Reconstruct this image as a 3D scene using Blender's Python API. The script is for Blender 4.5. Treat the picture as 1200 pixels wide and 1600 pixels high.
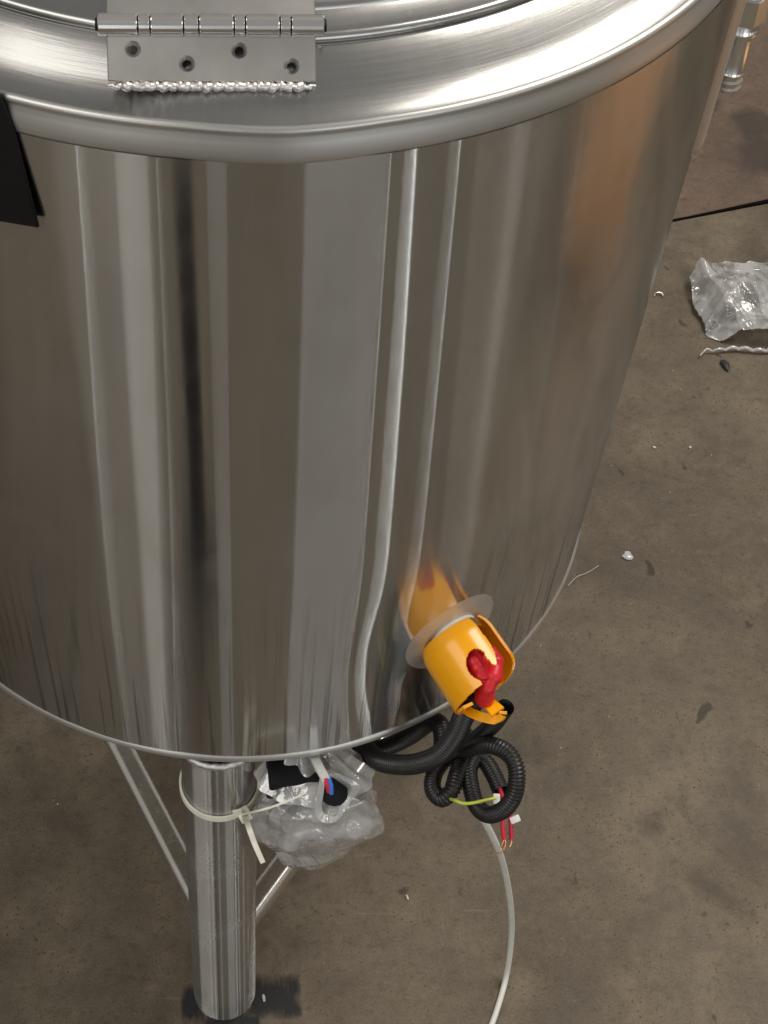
import bpy, bmesh, math, random
from mathutils import Vector, Matrix, noise
random.seed(7)
S = bpy.context.scene
for o in list(bpy.data.objects):
    bpy.data.objects.remove(o)
COL = S.collection
R_ = math.radians

# ------------------------------------------------------------------ camera
cam = bpy.data.cameras.new('camera')
cam.sensor_fit = 'VERTICAL'; cam.sensor_height = 32.0
cam.lens = 2774.4 / 1600 * 32.0
cam.clip_start = 0.02; cam.clip_end = 200
co = bpy.data.objects.new('camera', cam); COL.objects.link(co)
r_, u_, f_ = ((0.99692043, -0.05187545, 0.05880975), (0.00284348, 0.77335512, 0.63396669), (0.07836813, 0.63184713, -0.77112103))
co.matrix_world = Matrix(((r_[0], u_[0], -f_[0], 0.0), (r_[1], u_[1], -f_[1], -1.0338), (r_[2], u_[2], -f_[2], 1.7012), (0, 0, 0, 1)))
S.camera = co

# ------------------------------------------------------------------ world, lamps, exposure
w = bpy.data.worlds.new('World'); S.world = w; w.use_nodes = True
bg = w.node_tree.nodes['Background']
bg.inputs[0].default_value = (1.0, 0.97, 0.91, 1); bg.inputs[1].default_value = 0.195
vs = S.view_settings
vs.view_transform = 'Standard'; vs.look = 'None'; vs.gamma = 1; vs.exposure = 0.48; vs.use_curve_mapping = False
S.cycles.use_denoising = True
S.cycles.sample_clamp_indirect = 6
S.cycles.max_bounces = 10; S.cycles.transparent_max_bounces = 24

def lamp(name, az, dist, h, wx, wy, power, col=(1, .96, .9), target=(0, 0, .8)):
    L = bpy.data.lights.new(name, 'AREA'); L.shape = 'RECTANGLE'; L.size = wx; L.size_y = wy
    L.energy = power; L.color = col
    o = bpy.data.objects.new(name, L); COL.objects.link(o)
    p = Vector((dist * math.cos(R_(az)), dist * math.sin(R_(az)), h)); o.location = p
    o.rotation_euler = (Vector(target) - p).to_track_quat('-Z', 'Y').to_euler()
    return o
# high bay of the workshop as key, then an added overhead fill
lamp('high_bay_lamp', 30, 2.6, 4.6, 2.2, 2.2, 112, (1, .94, .85), (0.2, 0, .2))
lamp('overhead_fill_lamp', -140, 3.8, 5.2, 3.2, 3.2, 68, (1, .95, .88), (.3, 0, .5))  # added fill that brightens the cardboard box face and the yellow cover
# unseen tall panels and strips, added round the tank to streak its steel
for az, wd, L, col in ((-70.8, 1.22, 1.25, (.97, .98, 1)), (-111.0, .34, 1.9, (1, .97, .9)), (-94.2, .30, 1.0, (.95, .98, 1)), (-36, .24, 1.5, (1, .95, .85)),
                       (-120.5, .016, 16, (.95, 1, .98)), (-106.8, .010, 7, (.95, 1, .98)), (-61.9, .010, 16, (.95, 1, .98)), (-57.0, .022, 27, (.95, 1, .98)),
                       (-49.6, .014, 24, (.95, 1, .98)), (-22, .02, 6, (.95, 1, .98))):
    lamp('streak_strip_lamp' if wd < .1 else 'streak_panel_lamp', az, 4.3, 1.9, wd, 2.4, L * math.pi * wd * 2.4, col, (0, 0, 1.9))

# ------------------------------------------------------------------ helpers
def obj(name, verts, faces, mat, parent=None, smooth=True, sharp=None):
    me = bpy.data.meshes.new(name); me.from_pydata([tuple(v) for v in verts], [], faces); me.update()
    if mat: me.materials.append(mat)
    if smooth:
        me.polygons.foreach_set('use_smooth', [True] * len(me.polygons))
        if sharp: me.set_sharp_from_angle(angle=R_(sharp))
    o = bpy.data.objects.new(name, me); COL.objects.link(o)
    if parent: o.parent = parent
    return o
def from_bm(name, bm, mat, parent=None, smooth=True, sharp=40):
    bmesh.ops.recalc_face_normals(bm, faces=bm.faces)
    me = bpy.data.meshes.new(name); bm.to_mesh(me); bm.free()
    me.materials.append(mat)
    if smooth:
        me.polygons.foreach_set('use_smooth', [True] * len(me.polygons)); me.set_sharp_from_angle(angle=R_(sharp))
    o = bpy.data.objects.new(name, me); COL.objects.link(o)
    if parent: o.parent = parent
    return o
def tag(o, label=None, cat=None, group=None, kind=None):
    if label: o['label'] = label
    if cat: o['category'] = cat
    if group: o['group'] = group
    if kind: o['kind'] = kind
    return o
def empty(name, loc):
    o = bpy.data.objects.new(name, None); o.location = loc; COL.objects.link(o); o.empty_display_size = .05
    return o
def put(o, parent):
    """parent without moving (parents are unrotated empties or meshes at origin)"""
    o.parent = parent
    o.location = Vector(o.location) - (Vector(parent.location) if parent.parent is None else Vector(parent.location) + Vector(parent.parent.location))
    return o
def grid(nu, nv, fn, wrap_u=False):
    V = []; F = []
    nuu = nu if wrap_u else nu + 1
    for j in range(nv + 1):
        for i in range(nuu):
            V.append(fn(i / nu, j / nv))
    for j in range(nv):
        for i in range(nu):
            a = j * nuu + i; b = j * nuu + (i + 1) % nuu
            F.append((a, b, b + nuu, a + nuu))
    return V, F
def lathe(name, prof, mat, parent=None, seg=96, sharp=35, loc=None, frame=None):
    def fn(u, v):
        k = v * (len(prof) - 1); i = int(round(k)); r, z = prof[i]; a = 2 * math.pi * u
        p = Vector((r * math.cos(a), r * math.sin(a), z))
        return frame @ p if frame else p
    V, F = grid(seg, len(prof) - 1, fn, True)
    o = obj(name, V, F, mat, parent, True, sharp)
    if loc: o.location = loc
    return o
def spline(pts, n):
    P = [Vector(p) for p in pts]; P = [2 * P[0] - P[1]] + P + [2 * P[-1] - P[-2]]
    out = []; m = len(P) - 3
    for k in range(n + 1):
        t = k / n * m; i = min(int(t), m - 1); t -= i
        a, b, c, d = P[i:i + 4]
        out.append(.5 * ((2 * b) + (c - a) * t + (2 * a - 5 * b + 4 * c - d) * t * t + (3 * b - a - 3 * c + d) * t ** 3))
    return out
def resample(path, step):
    L = [0]
    for a, b in zip(path, path[1:]): L.append(L[-1] + (b - a).length)
    n = max(2, int(L[-1] / step)); out = []; j = 0
    for k in range(n + 1):
        s = L[-1] * k / n
        while j < len(L) - 2 and L[j + 1] < s: j += 1
        t = (s - L[j]) / max(1e-9, L[j + 1] - L[j]); out.append(path[j].lerp(path[j + 1], t))
    return out
def tube(name, path, rad, mat, parent=None, seg=12, cap=True, flat=None, sharp=None, bm_only=False):
    """rad: number or fn(k, s); flat: (width, thickness, up) makes a strap"""
    n = len(path); V = []; F = []
    nrm = None; s = 0
    for k in range(n):
        t = (path[min(k + 1, n - 1)] - path[max(k - 1, 0)]).normalized()
        if nrm is None:
            up = Vector((0, 0, 1)) if abs(t.z) < .9 else Vector((1, 0, 0))
            nrm = (up - t * up.dot(t)).normalized()
        nrm = (nrm - t * nrm.dot(t)).normalized(); b = t.cross(nrm)
        r = rad(k, k / (n - 1)) if callable(rad) else rad
        for i in range(seg):
            a = 2 * math.pi * i / seg
            V.append(path[k] + (nrm * math.cos(a) + b * math.sin(a)) * r)
    for k in range(n - 1):
        for i in range(seg):
            j = (i + 1) % seg
            F.append((k * seg + i, k * seg + j, (k + 1) * seg + j, (k + 1) * seg + i))
    if cap:
        F.append(tuple(range(seg - 1, -1, -1))); F.append(tuple(range((n - 1) * seg, n * seg)))
    return obj(name, V, F, mat, parent, True, sharp or 50)
def strap(name, path, wid, th, axis, mat, parent=None):
    """flat strap along path; axis = width direction fn(point) or vector"""
    n = len(path); V = []; F = []
    for k in range(n):
        t = (path[min(k + 1, n - 1)] - path[max(k - 1, 0)]).normalized()
        ax = Vector(axis(k / (n - 1)) if callable(axis) else axis); ax = (ax - t * ax.dot(t)).normalized(); b = t.cross(ax)
        ww = wid(k / (n - 1)) if callable(wid) else wid
        for sx, sy in ((-1, -1), (1, -1), (1, 1), (-1, 1)):
            V.append(path[k] + ax * (sx * ww / 2) + b * (sy * th / 2))
    for k in range(n - 1):
        for i in range(4):
            j = (i + 1) % 4; F.append((k * 4 + i, k * 4 + j, k * 4 + 4 + j, k * 4 + 4 + i))
    F.append((3, 2, 1, 0)); F.append(tuple(range((n - 1) * 4, n * 4)))
    return obj(name, V, F, mat, parent, True, 30)
def bevel_box(name, size, mat, parent=None, bev=.002, seg=2, M=None, sub=0, jitter=0):
    bm = bmesh.new(); bmesh.ops.create_cube(bm, size=1)
    bmesh.ops.scale(bm, vec=size, verts=bm.verts)
    if bev: bmesh.ops.bevel(bm, geom=list(bm.edges), offset=bev, segments=seg, affect='EDGES', profile=.5)
    if M is not None: bmesh.ops.transform(bm, matrix=M, verts=bm.verts)
    return from_bm(name, bm, mat, parent)
def frame_at(loc, z, x=None):
    z = Vector(z).normalized(); x = Vector(x or (1, 0, 0)); x = (x - z * x.dot(z)).normalized(); y = z.cross(x)
    M = Matrix((x, y, z)).transposed().to_4x4(); M.translation = Vector(loc); return M

# ------------------------------------------------------------------ materials
class N:
    def __init__(s, name):
        s.m = bpy.data.materials.new(name); s.m.use_nodes = True
        s.t = s.m.node_tree; s.t.nodes.clear(); s.out = s.n('ShaderNodeOutputMaterial')
    def n(s, typ, **kw):
        x = s.t.nodes.new(typ)
        for k, v in kw.items():
            if k.startswith('i_'):
                key = k[2:]; key = int(key) if key.isdigit() else key.replace('_', ' ')
                x.inputs[key].default_value = v
            else: setattr(x, k, v)
        return x
    def l(s, a, b): s.t.links.new(a, b)
    def noise(s, vec, scale, detail=4, rough=.55, dist=0):
        x = s.n('ShaderNodeTexNoise'); x.inputs['Scale'].default_value = scale; x.inputs['Detail'].default_value = detail
        x.inputs['Roughness'].default_value = rough; x.inputs['Distortion'].default_value = dist
        s.l(vec, x.inputs['Vector']); return x.outputs['Fac']
    def ramp(s, f, stops, interp='LINEAR'):
        x = s.n('ShaderNodeValToRGB'); x.color_ramp.interpolation = interp
        el = x.color_ramp.elements
        while len(el) < len(stops): el.new(.5)
        for e, (p, c) in zip(el, stops):
            e.position = p; e.color = (c, c, c, 1) if isinstance(c, (int, float)) else (*c, 1)
        s.l(f, x.inputs[0]); return x.outputs[0]
    def math(s, op, a, b=None, c=None):
        x = s.n('ShaderNodeMath', operation=op)
        for i, v in enumerate((a, b, c)):
            if v is None: continue
            if isinstance(v, (int, float)): x.inputs[i].default_value = v
            else: s.l(v, x.inputs[i])
        return x.outputs[0]
    def mixc(s, f, a, b, mode='MIX'):
        x = s.n('ShaderNodeMix', data_type='RGBA', blend_type=mode)
        for i, v in ((0, f), (6, a), (7, b)):
            if isinstance(v, (int, float)): x.inputs[i].default_value = v
            elif isinstance(v, tuple): x.inputs[i].default_value = (*v, 1)
            else: s.l(v, x.inputs[i])
        return x.outputs[2]
    def bump(s, h, strength, dist=.001):
        x = s.n('ShaderNodeBump'); x.inputs['Strength'].default_value = strength; x.inputs['Distance'].default_value = dist
        s.l(h, x.inputs['Height']); return x.outputs[0]
    def pos(s): return s.n('ShaderNodeTexCoord').outputs['Object']
    def scaled(s, v, sc):
        x = s.n('ShaderNodeMapping'); x.inputs['Scale'].default_value = sc; s.l(v, x.inputs[0]); return x.outputs[0]

def plain(name, col, rough=.5, metal=0, spec=.5, var=.15, scale=60, bump=0, coat=0, sss=0):
    k = N(name); p = k.n('ShaderNodeBsdfPrincipled'); v = k.pos()
    nz = k.noise(v, scale, 5)
    c = k.mixc(k.ramp(nz, [(.3, 0.0), (.7, 1.0)]), tuple(x * (1 - var) for x in col), tuple(min(1, x * (1 + var)) for x in col))
    k.l(c, p.inputs['Base Color']); p.inputs['Metallic'].default_value = metal
    k.l(k.math('MULTIPLY_ADD', nz, .25 * rough, rough * .88), p.inputs['Roughness'])
    p.inputs['Specular IOR Level'].default_value = spec; p.inputs['Coat Weight'].default_value = coat
    if sss:
        p.inputs['Subsurface Weight'].default_value = sss; p.inputs['Subsurface Radius'].default_value = (.004, .003, .002)
    if bump: k.l(k.bump(k.noise(v, scale * 4, 6), bump, .001), p.inputs['Normal'])
    k.l(p.outputs[0], k.out.inputs[0]); return k.m

def steel(name, base=(.60, .58, .55), r_sharp=.17, r_satin=.42, mix=.35, aniso=.85, axis='Z', radial=True, rot=0,
          bands=None, smudge=.12, brush=.15, bumpd=.0001, groove=0, iso=.6, drips=False):
    k = N(name); v = k.pos()
    geo = v
    sx = k.n('ShaderNodeSeparateXYZ'); k.l(v, sx.inputs[0])
    th = k.math('ARCTAN2', sx.outputs[1], sx.outputs[0])
    cv = k.n('ShaderNodeCombineXYZ'); k.l(th, cv.inputs[0]); k.l(sx.outputs[2], cv.inputs[1])
    cyl = cv.outputs[0]
    # fine circumferential brushing: very long in theta, dense in z
    br = k.noise(k.scaled(cyl, (6, 900, 1)), 1.0, 3, .6)
    big = k.noise(k.scaled(v, (5, 5, 3)), 1.0, 4, .6, .6)
    vert = k.noise(k.scaled(cyl, (26, .8, 1)), 1.0, 3, .6)
    fleck = k.ramp(k.noise(v, 120, 3, .5), [(.68, 0.0), (.74, 1.0)])
    tan = k.n('ShaderNodeTangent'); tan.direction_type = 'RADIAL'; tan.axis = axis
    f = k.math('ADD', k.math('MULTIPLY_ADD', big, smudge * 2, mix - smudge), k.math('MULTIPLY_ADD', vert, .22, -.11))
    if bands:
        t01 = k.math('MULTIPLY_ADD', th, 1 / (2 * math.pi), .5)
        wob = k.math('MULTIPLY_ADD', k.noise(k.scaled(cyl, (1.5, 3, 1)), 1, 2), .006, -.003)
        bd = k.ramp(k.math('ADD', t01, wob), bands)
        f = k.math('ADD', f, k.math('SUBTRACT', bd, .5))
    f = k.math('ADD', f, k.math('MULTIPLY', fleck, .12))
    fc = k.n('ShaderNodeClamp'); k.l(f, fc.inputs[0]); fc.inputs[1].default_value = .03; fc.inputs[2].default_value = .95
    nb = k.bump(k.math('ADD', br, k.math('MULTIPLY', k.noise(v, 35, 3), iso)), brush, bumpd)
    col = k.mixc(k.ramp(big, [(.3, 0.0), (.7, 1.0)]), tuple(c * .93 for c in base), tuple(c * 1.04 for c in base))
    if drips:   # dried run marks and wipe stains low on the wall
        dn = k.ramp(k.noise(k.scaled(cyl, (70, 3.2, 1)), 1, 4, .6, .5), [(.55, 0.0), (.60, 1.0)])
        zf = k.ramp(sx.outputs[2], [(.5, 1.0), (.74, 0.0)])
        col = k.mixc(k.math('MULTIPLY', k.math('MULTIPLY', dn, zf), .7), col, (.22, .20, .19))
        wp = k.ramp(k.noise(k.scaled(v, (14, 14, 5)), 1, 6, .7, 1.5), [(.50, 0.0), (.70, .5)])
        col = k.mixc(wp, col, (.50, .49, .47))
        sc_ = k.ramp(k.noise(k.scaled(cyl, (420, 5, 1)), 1, 2, .5), [(.70, 0.0), (.74, .35)])
        col = k.mixc(sc_, col, (.80, .80, .79))
    def lobe(rr, an, tilt):
        g = k.n('ShaderNodeBsdfAnisotropic')
        k.l(col, g.inputs['Color'])
        k.l(k.math('MULTIPLY', k.math('MULTIPLY_ADD', br, .3, .85), rr), g.inputs['Roughness'])
        g.inputs['Anisotropy'].default_value = an; g.inputs['Rotation'].default_value = rot
        k.l(tan.outputs[0], g.inputs['Tangent'])
        nn = nb
        if tilt:   # walls of the brushing grooves: facets tipped along the axis only
            va = k.n('ShaderNodeVectorMath', operation='ADD'); k.l(nb, va.inputs[0]); va.inputs[1].default_value = (0, 0, tilt)
            vn = k.n('ShaderNodeVectorMath', operation='NORMALIZE'); k.l(va.outputs[0], vn.inputs[0]); nn = vn.outputs[0]
        k.l(nn, g.inputs['Normal']); return g.outputs[0]
    def mixs(f, a, b_):
        mx = k.n('ShaderNodeMixShader')
        if isinstance(f, (int, float)): mx.inputs[0].default_value = f
        else: k.l(f, mx.inputs[0])
        k.l(a, mx.inputs[1]); k.l(b_, mx.inputs[2]); return mx.outputs[0]
    if groove:
        rs_ = k.math('MULTIPLY', k.ramp(k.noise(v, 11, 5, .65, .7), [(.35, .75), (.7, 1.75)]), r_sharp)
        core = mixs(.10, lobe(rs_, .65, 0), lobe(r_satin, aniso * .95, .04))
        gr = None
        for n_, tl in enumerate((.18, .45, .75)):
            lb = lobe(r_satin, aniso, tl)
            gr = lb if gr is None else mixs(1 / (n_ + 1), gr, lb)
        res = mixs(k.math('MULTIPLY', fc.outputs[0], groove), core, gr)
    else:
        res = mixs(fc.outputs[0], lobe(r_sharp, aniso * .75, 0), lobe(r_satin, aniso, 0))
    k.l(res, k.out.inputs[0]); return k.m

def tpos(deg): return (R_(deg) / (2 * math.pi)) + .5
M = {}
b = .5
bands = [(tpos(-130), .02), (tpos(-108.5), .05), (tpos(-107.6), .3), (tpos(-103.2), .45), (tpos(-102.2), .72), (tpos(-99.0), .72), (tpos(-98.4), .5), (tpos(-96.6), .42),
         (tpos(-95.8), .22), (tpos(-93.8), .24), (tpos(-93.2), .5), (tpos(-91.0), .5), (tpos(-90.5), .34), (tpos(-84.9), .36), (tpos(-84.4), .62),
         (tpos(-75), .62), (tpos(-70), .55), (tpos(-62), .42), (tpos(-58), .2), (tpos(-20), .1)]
M['shell'] = steel('brushed_steel_shell', (.60, .60, .59), .115, .145, .40, .97, bands=bands, groove=.54, brush=.025, iso=.06, drips=True)
M['rim'] = steel('satin_steel_rim', (.58, .577, .563), .32, .5, .55, .4, bands=None, smudge=.2)
M['top'] = steel('satin_steel_top', (.40, .398, .39), .20, .34, .4, .25, rot=0, bands=None, smudge=.3, brush=.3, bumpd=.0002)
M['leg'] = steel('brushed_steel_tube', (.62, .615, .60), .20, .22, .5, .94, groove=.7, brush=.02, iso=.03)
M['polished'] = plain('polished_steel', (.82, .81, .79), .19, 1, var=.04, scale=20)
M['bar'] = plain('polished_flat_bar_steel', (.82, .80, .77), .27, 1, var=.06, scale=30)
M['weld'] = plain('bright_weld_metal', (.74, .73, .71), .42, 1, var=.12, scale=200, bump=.15)
M['boss'] = plain('dull_ground_steel', (.70, .70, .695), .55, 1, var=.08, scale=50, bump=.15)
M['yellow'] = plain('yellow_orange_plastic', (1.0, .42, .0), .25, 0, .5, var=.03, scale=40, coat=.25)
M['red'] = plain('red_rubber', (.62, .012, .022), .38, 0, .5, var=.15, scale=80)
M['black'] = plain('black_corrugated_plastic', (.012, .012, .013), .38, 0, .5, var=.3, scale=90)
M['matte_black'] = plain('matte_black_paint', (.006, .006, .007), .6, 0, .25, var=.2, scale=30)
M['nylon'] = plain('natural_nylon', (.88, .86, .74), .4, 0, .4, var=.04, scale=40, sss=.2)
M['cable'] = plain('white_cable_sheath', (.70, .71, .66), .45, 0, .4, var=.06, scale=40)
M['peach'] = plain('bare_inner_sheath', (.7, .42, .3), .5)
M['ygreen'] = plain('yellow_green_insulation', (.62, .68, .08), .4)
M['wire_red'] = plain('red_wire_insulation', (.72, .02, .05), .4)
M['wire_blue'] = plain('blue_wire_insulation', (.05, .22, .8), .4)
M['copper'] = plain('copper_strands', (.85, .42, .22), .3, 1)
M['brass'] = plain('dull_brass', (.62, .42, .16), .35, 1)
M['white'] = plain('white_gasket', (.8, .8, .78), .4)
M['foam'] = plain('white_foam', (.70, .71, .72), .6, bump=.3, scale=80)
M['grey_part'] = plain('grey_zinc_parts', (.35, .35, .36), .3, .8, var=.3, scale=40)
M['card'] = plain('brown_cardboard', (.88, .48, .23), .7, var=.1, scale=12)
M['chip_dark'] = plain('dark_scrap', (.03, .03, .035), .5, var=.4)
M['chip_pale'] = plain('pale_scrap', (.62, .60, .55), .4)

def film(name, milk=.16, gloss=.5):
    k = N(name); v = k.pos()
    tr = k.n('ShaderNodeBsdfTransparent'); tr.inputs[0].default_value = (.97, .97, .97, 1)
    df = k.n('ShaderNodeBsdfDiffuse'); df.inputs[0].default_value = (.97, .97, .98, 1)
    tl = k.n('ShaderNodeBsdfTranslucent'); tl.inputs[0].default_value = (.97, .97, .98, 1)
    gl = k.n('ShaderNodeBsdfGlossy'); gl.inputs['Roughness'].default_value = .07; gl.inputs[0].default_value = (1, 1, 1, 1)
    nb = k.bump(k.noise(k.scaled(v, (1, 1, .45)), 75, 2, .5, 1.8), .4, .004)
    k.l(nb, gl.inputs['Normal'])
    m0 = k.n('ShaderNodeMixShader'); m0.inputs[0].default_value = .45; k.l(df.outputs[0], m0.inputs[1]); k.l(tl.outputs[0], m0.inputs[2])
    lw = k.n('ShaderNodeLayerWeight'); lw.inputs[0].default_value = .3
    cr = k.ramp(k.noise(v, 30, 2, .5, .8), [(.36, .30), (.58, 1.0)])
    ge = k.n('ShaderNodeNewGeometry')
    pt = k.ramp(ge.outputs['Pointiness'], [(.505, 0.0), (.56, .75)])
    ml = k.math('ADD', k.math('MULTIPLY', k.math('MULTIPLY_ADD', k.math('POWER', lw.outputs['Facing'], 3), .8, milk), cr), k.math('MULTIPLY', pt, .8))
    m1 = k.n('ShaderNodeMixShader'); cl = k.n('ShaderNodeClamp'); k.l(ml, cl.inputs[0]); cl.inputs[2].default_value = .9
    k.l(cl.outputs[0], m1.inputs[0])
    k.l(tr.outputs[0], m1.inputs[1]); k.l(m0.outputs[0], m1.inputs[2])
    m2 = k.n('ShaderNodeMixShader')
    fr = k.n('ShaderNodeFresnel'); fr.inputs[0].default_value = 1.55; k.l(nb, fr.inputs['Normal'])
    k.l(k.math('MINIMUM', k.math('MULTIPLY_ADD', fr.outputs[0], gloss, .04), .85), m2.inputs[0])
    k.l(m1.outputs[0], m2.inputs[1]); k.l(gl.outputs[0], m2.inputs[2])
    k.l(m2.outputs[0], k.out.inputs[0]); return k.m
M['film'] = film('clear_plastic_film', .85, 2.6)
M['film2'] = film('clear_plastic_film_thin', .36, 2.0)

def concrete(name, tint, tint2, stain, spots=()):
    k = N(name); v = k.n('ShaderNodeTexCoord').outputs['Object']
    p = k.n('ShaderNodeBsdfPrincipled')
    n1 = k.noise(v, 3.2, 8, .62, .4); n2 = k.noise(v, 14, 8, .65, .3); n3 = k.noise(v, 90, 6, .7); n4 = k.noise(v, 420, 3, .6)
    c = k.mixc(k.ramp(n1, [(.32, 0.0), (.68, 1.0)]), tint, tint2)
    c = k.mixc(k.ramp(n2, [(.34, .5), (.52, 0.0)]), c, tuple(x * .66 for x in tint))
    c = k.mixc(k.ramp(n2, [(.55, 0.0), (.72, .45)]), c, tuple(min(1, x * 1.35) for x in tint2))
    c = k.mixc(k.ramp(n3, [(.32, .45), (.48, 0.0)]), c, tuple(x * .55 for x in tint))
    c = k.mixc(k.ramp(n3, [(.58, 0.0), (.75, .35)]), c, tuple(min(1, x * 1.5) for x in tint2))
    c = k.mixc(k.ramp(n4, [(.35, .3), (.5, 0.0)]), c, tuple(x * .5 for x in tint))
    c = k.mixc(k.ramp(n4, [(.6, 0.0), (.74, .35)]), c, tuple(min(1, x * 1.6) for x in tint2))
    pit = k.n('ShaderNodeTexVoronoi'); pit.inputs['Scale'].default_value = 150; k.l(v, pit.inputs['Vector'])
    c = k.mixc(k.math('MULTIPLY', k.ramp(pit.outputs['Distance'], [(.10, .8), (.2, 0.0)]), k.ramp(n2, [(.4, 0.0), (.6, 1.0)])), c, tuple(x * .35 for x in tint))
    scr = k.noise(k.scaled(v, (9, 160, 1)), 1, 4, .6, 1.2); c = k.mixc(k.ramp(scr, [(.66, 0.0), (.72, .3)]), c, tuple(min(1, x * 1.4) for x in tint2))
    # greasy stains with a shape of their own
    st = k.ramp(k.noise(v, 5.5, 5, .55, .8), [(.60, 0.0), (.70, .5)])
    c = k.mixc(st, c, stain)
    st2 = k.ramp(k.noise(k.scaled(v, (1, 1, 1)), 24, 4, .5, .5), [(.69, 0.0), (.74, .7)])
    c = k.mixc(st2, c, tuple(x * .6 for x in stain))
    for (sx_, sy_, sr_) in spots:
        vm = k.n('ShaderNodeVectorMath', operation='DISTANCE'); k.l(v, vm.inputs[0]); vm.inputs[1].default_value = (sx_, sy_, 0)
        dd = k.math('ADD', k.math('DIVIDE', vm.outputs['Value'], sr_), k.math('MULTIPLY_ADD', n2, 1.2, -.6))
        c = k.mixc(k.ramp(dd, [(.55, .75), (1.0, 0.0)]), c, tuple(x * .8 for x in stain))
    k.l(c, p.inputs['Base Color'])
    k.l(k.ramp(n2, [(.3, .52), (.7, .78)]), p.inputs['Roughness']); p.inputs['Specular IOR Level'].default_value = .35
    h = k.math('ADD', k.math('MULTIPLY', n3, .6), k.math('ADD', k.math('MULTIPLY', n4, .3), k.math('MULTIPLY', n2, .8)))
    k.l(k.bump(h, .55, .002), p.inputs['Normal'])
    k.l(p.outputs[0], k.out.inputs[0]); return k.m
M['floor'] = concrete('brown_stained_concrete', (.100, .078, .055), (.210, .170, .122), (.048, .038, .029))
M['slab'] = concrete('reddish_stained_concrete', (.125, .087, .064), (.188, .133, .099), (.06, .045, .038), ((.785, 1.055, .055), (.79, 1.13, .05), (.72, 1.18, .03)))
M['joint'] = plain('joint_dirt', (.012, .010, .008), .9)
M['smear'] = plain('black_smear', (.022, .023, .027), .6, var=.5, scale=70, bump=.3)

# ------------------------------------------------------------------ setting: floor
tdir = Vector((.141, .040, 0)).normalized(); A0 = Vector((.632, .907, 0))
def edge(x, off=0): return A0.y + (x - A0.x) * tdir.y / tdir.x + off
V, F = grid(60, 60, lambda u, v: Vector((-7 + 14 * u, 0, 0)))
V = []; nx = 40
for j in (0, 1):
    for i in range(nx + 1):
        x = -7 + 14 * i / nx
        V.append((x, -7 if j == 0 else edge(x), 0))
F = [(i, i + 1, nx + 2 + i, nx + 1 + i) for i in range(nx)]
# front lip of the joint goes down
base = len(V)
for i in range(nx + 1):
    x = -7 + 14 * i / nx; V.append((x, edge(x, .001), -.06))
F += [(nx + 1 + i, nx + 2 + i, base + i + 1, base + i) for i in range(nx)]
fl = tag(obj('floor', V, F, M['floor'], None, False), kind='structure')
V = []; xs_ = [-7, .35, .55, .65, .78, .95, 7]
for x in xs_:
    g = min(.012, max(.0035, .0035 + (x - .62) * .032))
    V += [(x, edge(x, g), -.06), (x, edge(x, g), .0015), (x, edge(x, g + .0015), .003), (x, 9, .003)]
nF = []
for i in range(len(xs_) - 1):
    a = i * 4
    nF += [(a, a + 4, a + 5, a + 1), (a + 1, a + 5, a + 6, a + 2), (a + 2, a + 6, a + 7, a + 3)]
sl = tag(obj('floor_slab', V, nF, M['slab'], None, False), kind='structure')
sl.data.materials.append(M['joint'])
for i in range(0, len(nF), 3): sl.data.polygons[i].material_index = 1
fl.data.materials.append(M['joint'])
for i in range(nx, 2 * nx): fl.data.polygons[i].material_index = 1
tag(obj('joint_bottom', [(-7, edge(-7) - .02, -.055), (7, edge(7) - .02, -.055), (7, edge(7) + .04, -.055), (-7, edge(-7) + .04, -.055)], [(0, 1, 2, 3)], M['joint'], None, False), kind='structure')

# ------------------------------------------------------------------ the tank
RB, RT, ZB, ZT = .300, .3257, .4956, 1.1206
def RR(z): return RB + (RT - RB) * (z - ZB) / (ZT - ZB)
tank = empty('steel_tank', (0, 0, 0))
tag(tank, 'large round stainless steel tank with hinged lid standing on tube legs', 'tank')
BOSS_T, BOSS_Z = R_(-59), .612
def dent(th, z):
    # sheet pulled in round the welded fitting, slight rolling waves, a soft dent low on the right side
    d2 = ((th - BOSS_T) * .3) ** 2 + (z - BOSS_Z) ** 2
    x = -.0040 * math.exp(-d2 / .075 ** 2) + .0030 * math.exp(-d2 / .038 ** 2)
    w = 0
    for a, n_, ph in ((.00010, 23, 1.3), (.00004, 41, .2), (.000012, 67, 2.2)):
        w += a * math.sin(n_ * th + ph + .8 * math.sin(z * 3.1 + n_))
    w += .0002 * noise.noise(Vector((math.cos(th) * 2.2, math.sin(th) * 2.2, z * 2.0)))
    return x + w
def shell_fn(u, v):
    th = 2 * math.pi * u; z = ZB + .006 + (ZT - .004 - ZB - .006) * v
    t = th if th < math.pi else th - 2 * math.pi
    r = RR(z) + dent(t, z)
    return Vector((r * math.cos(th), r * math.sin(th), z))
V, F = grid(600, 110, shell_fn, True)
shell = obj('shell', V, F, M['shell'], tank)

def circ_part(name, prof, mat, parent, seg=256, kink=None, wob=0, sharp=50):
    def fn(u, v):
        i = int(round(v * (len(prof) - 1))); r, z = prof[i]; a = 2 * math.pi * u
        if kink: dz, dr = kink(a, r, z); r += dr; z += dz
        r += wob * noise.noise(Vector((math.cos(a) * 3, math.sin(a) * 3, z * 9)))
        return Vector((r * math.cos(a), r * math.sin(a), z))
    V, F = grid(seg, len(prof) - 1, fn, True)
    return obj(name, V, F, mat, parent, True, sharp)
def arc(cx, cz, r, a0, a1, n):
    return [(cx + r * math.cos(R_(a0 + (a1 - a0) * i / n)), cz + r * math.sin(R_(a0 + (a1 - a0) * i / n))) for i in range(n + 1)]
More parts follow.
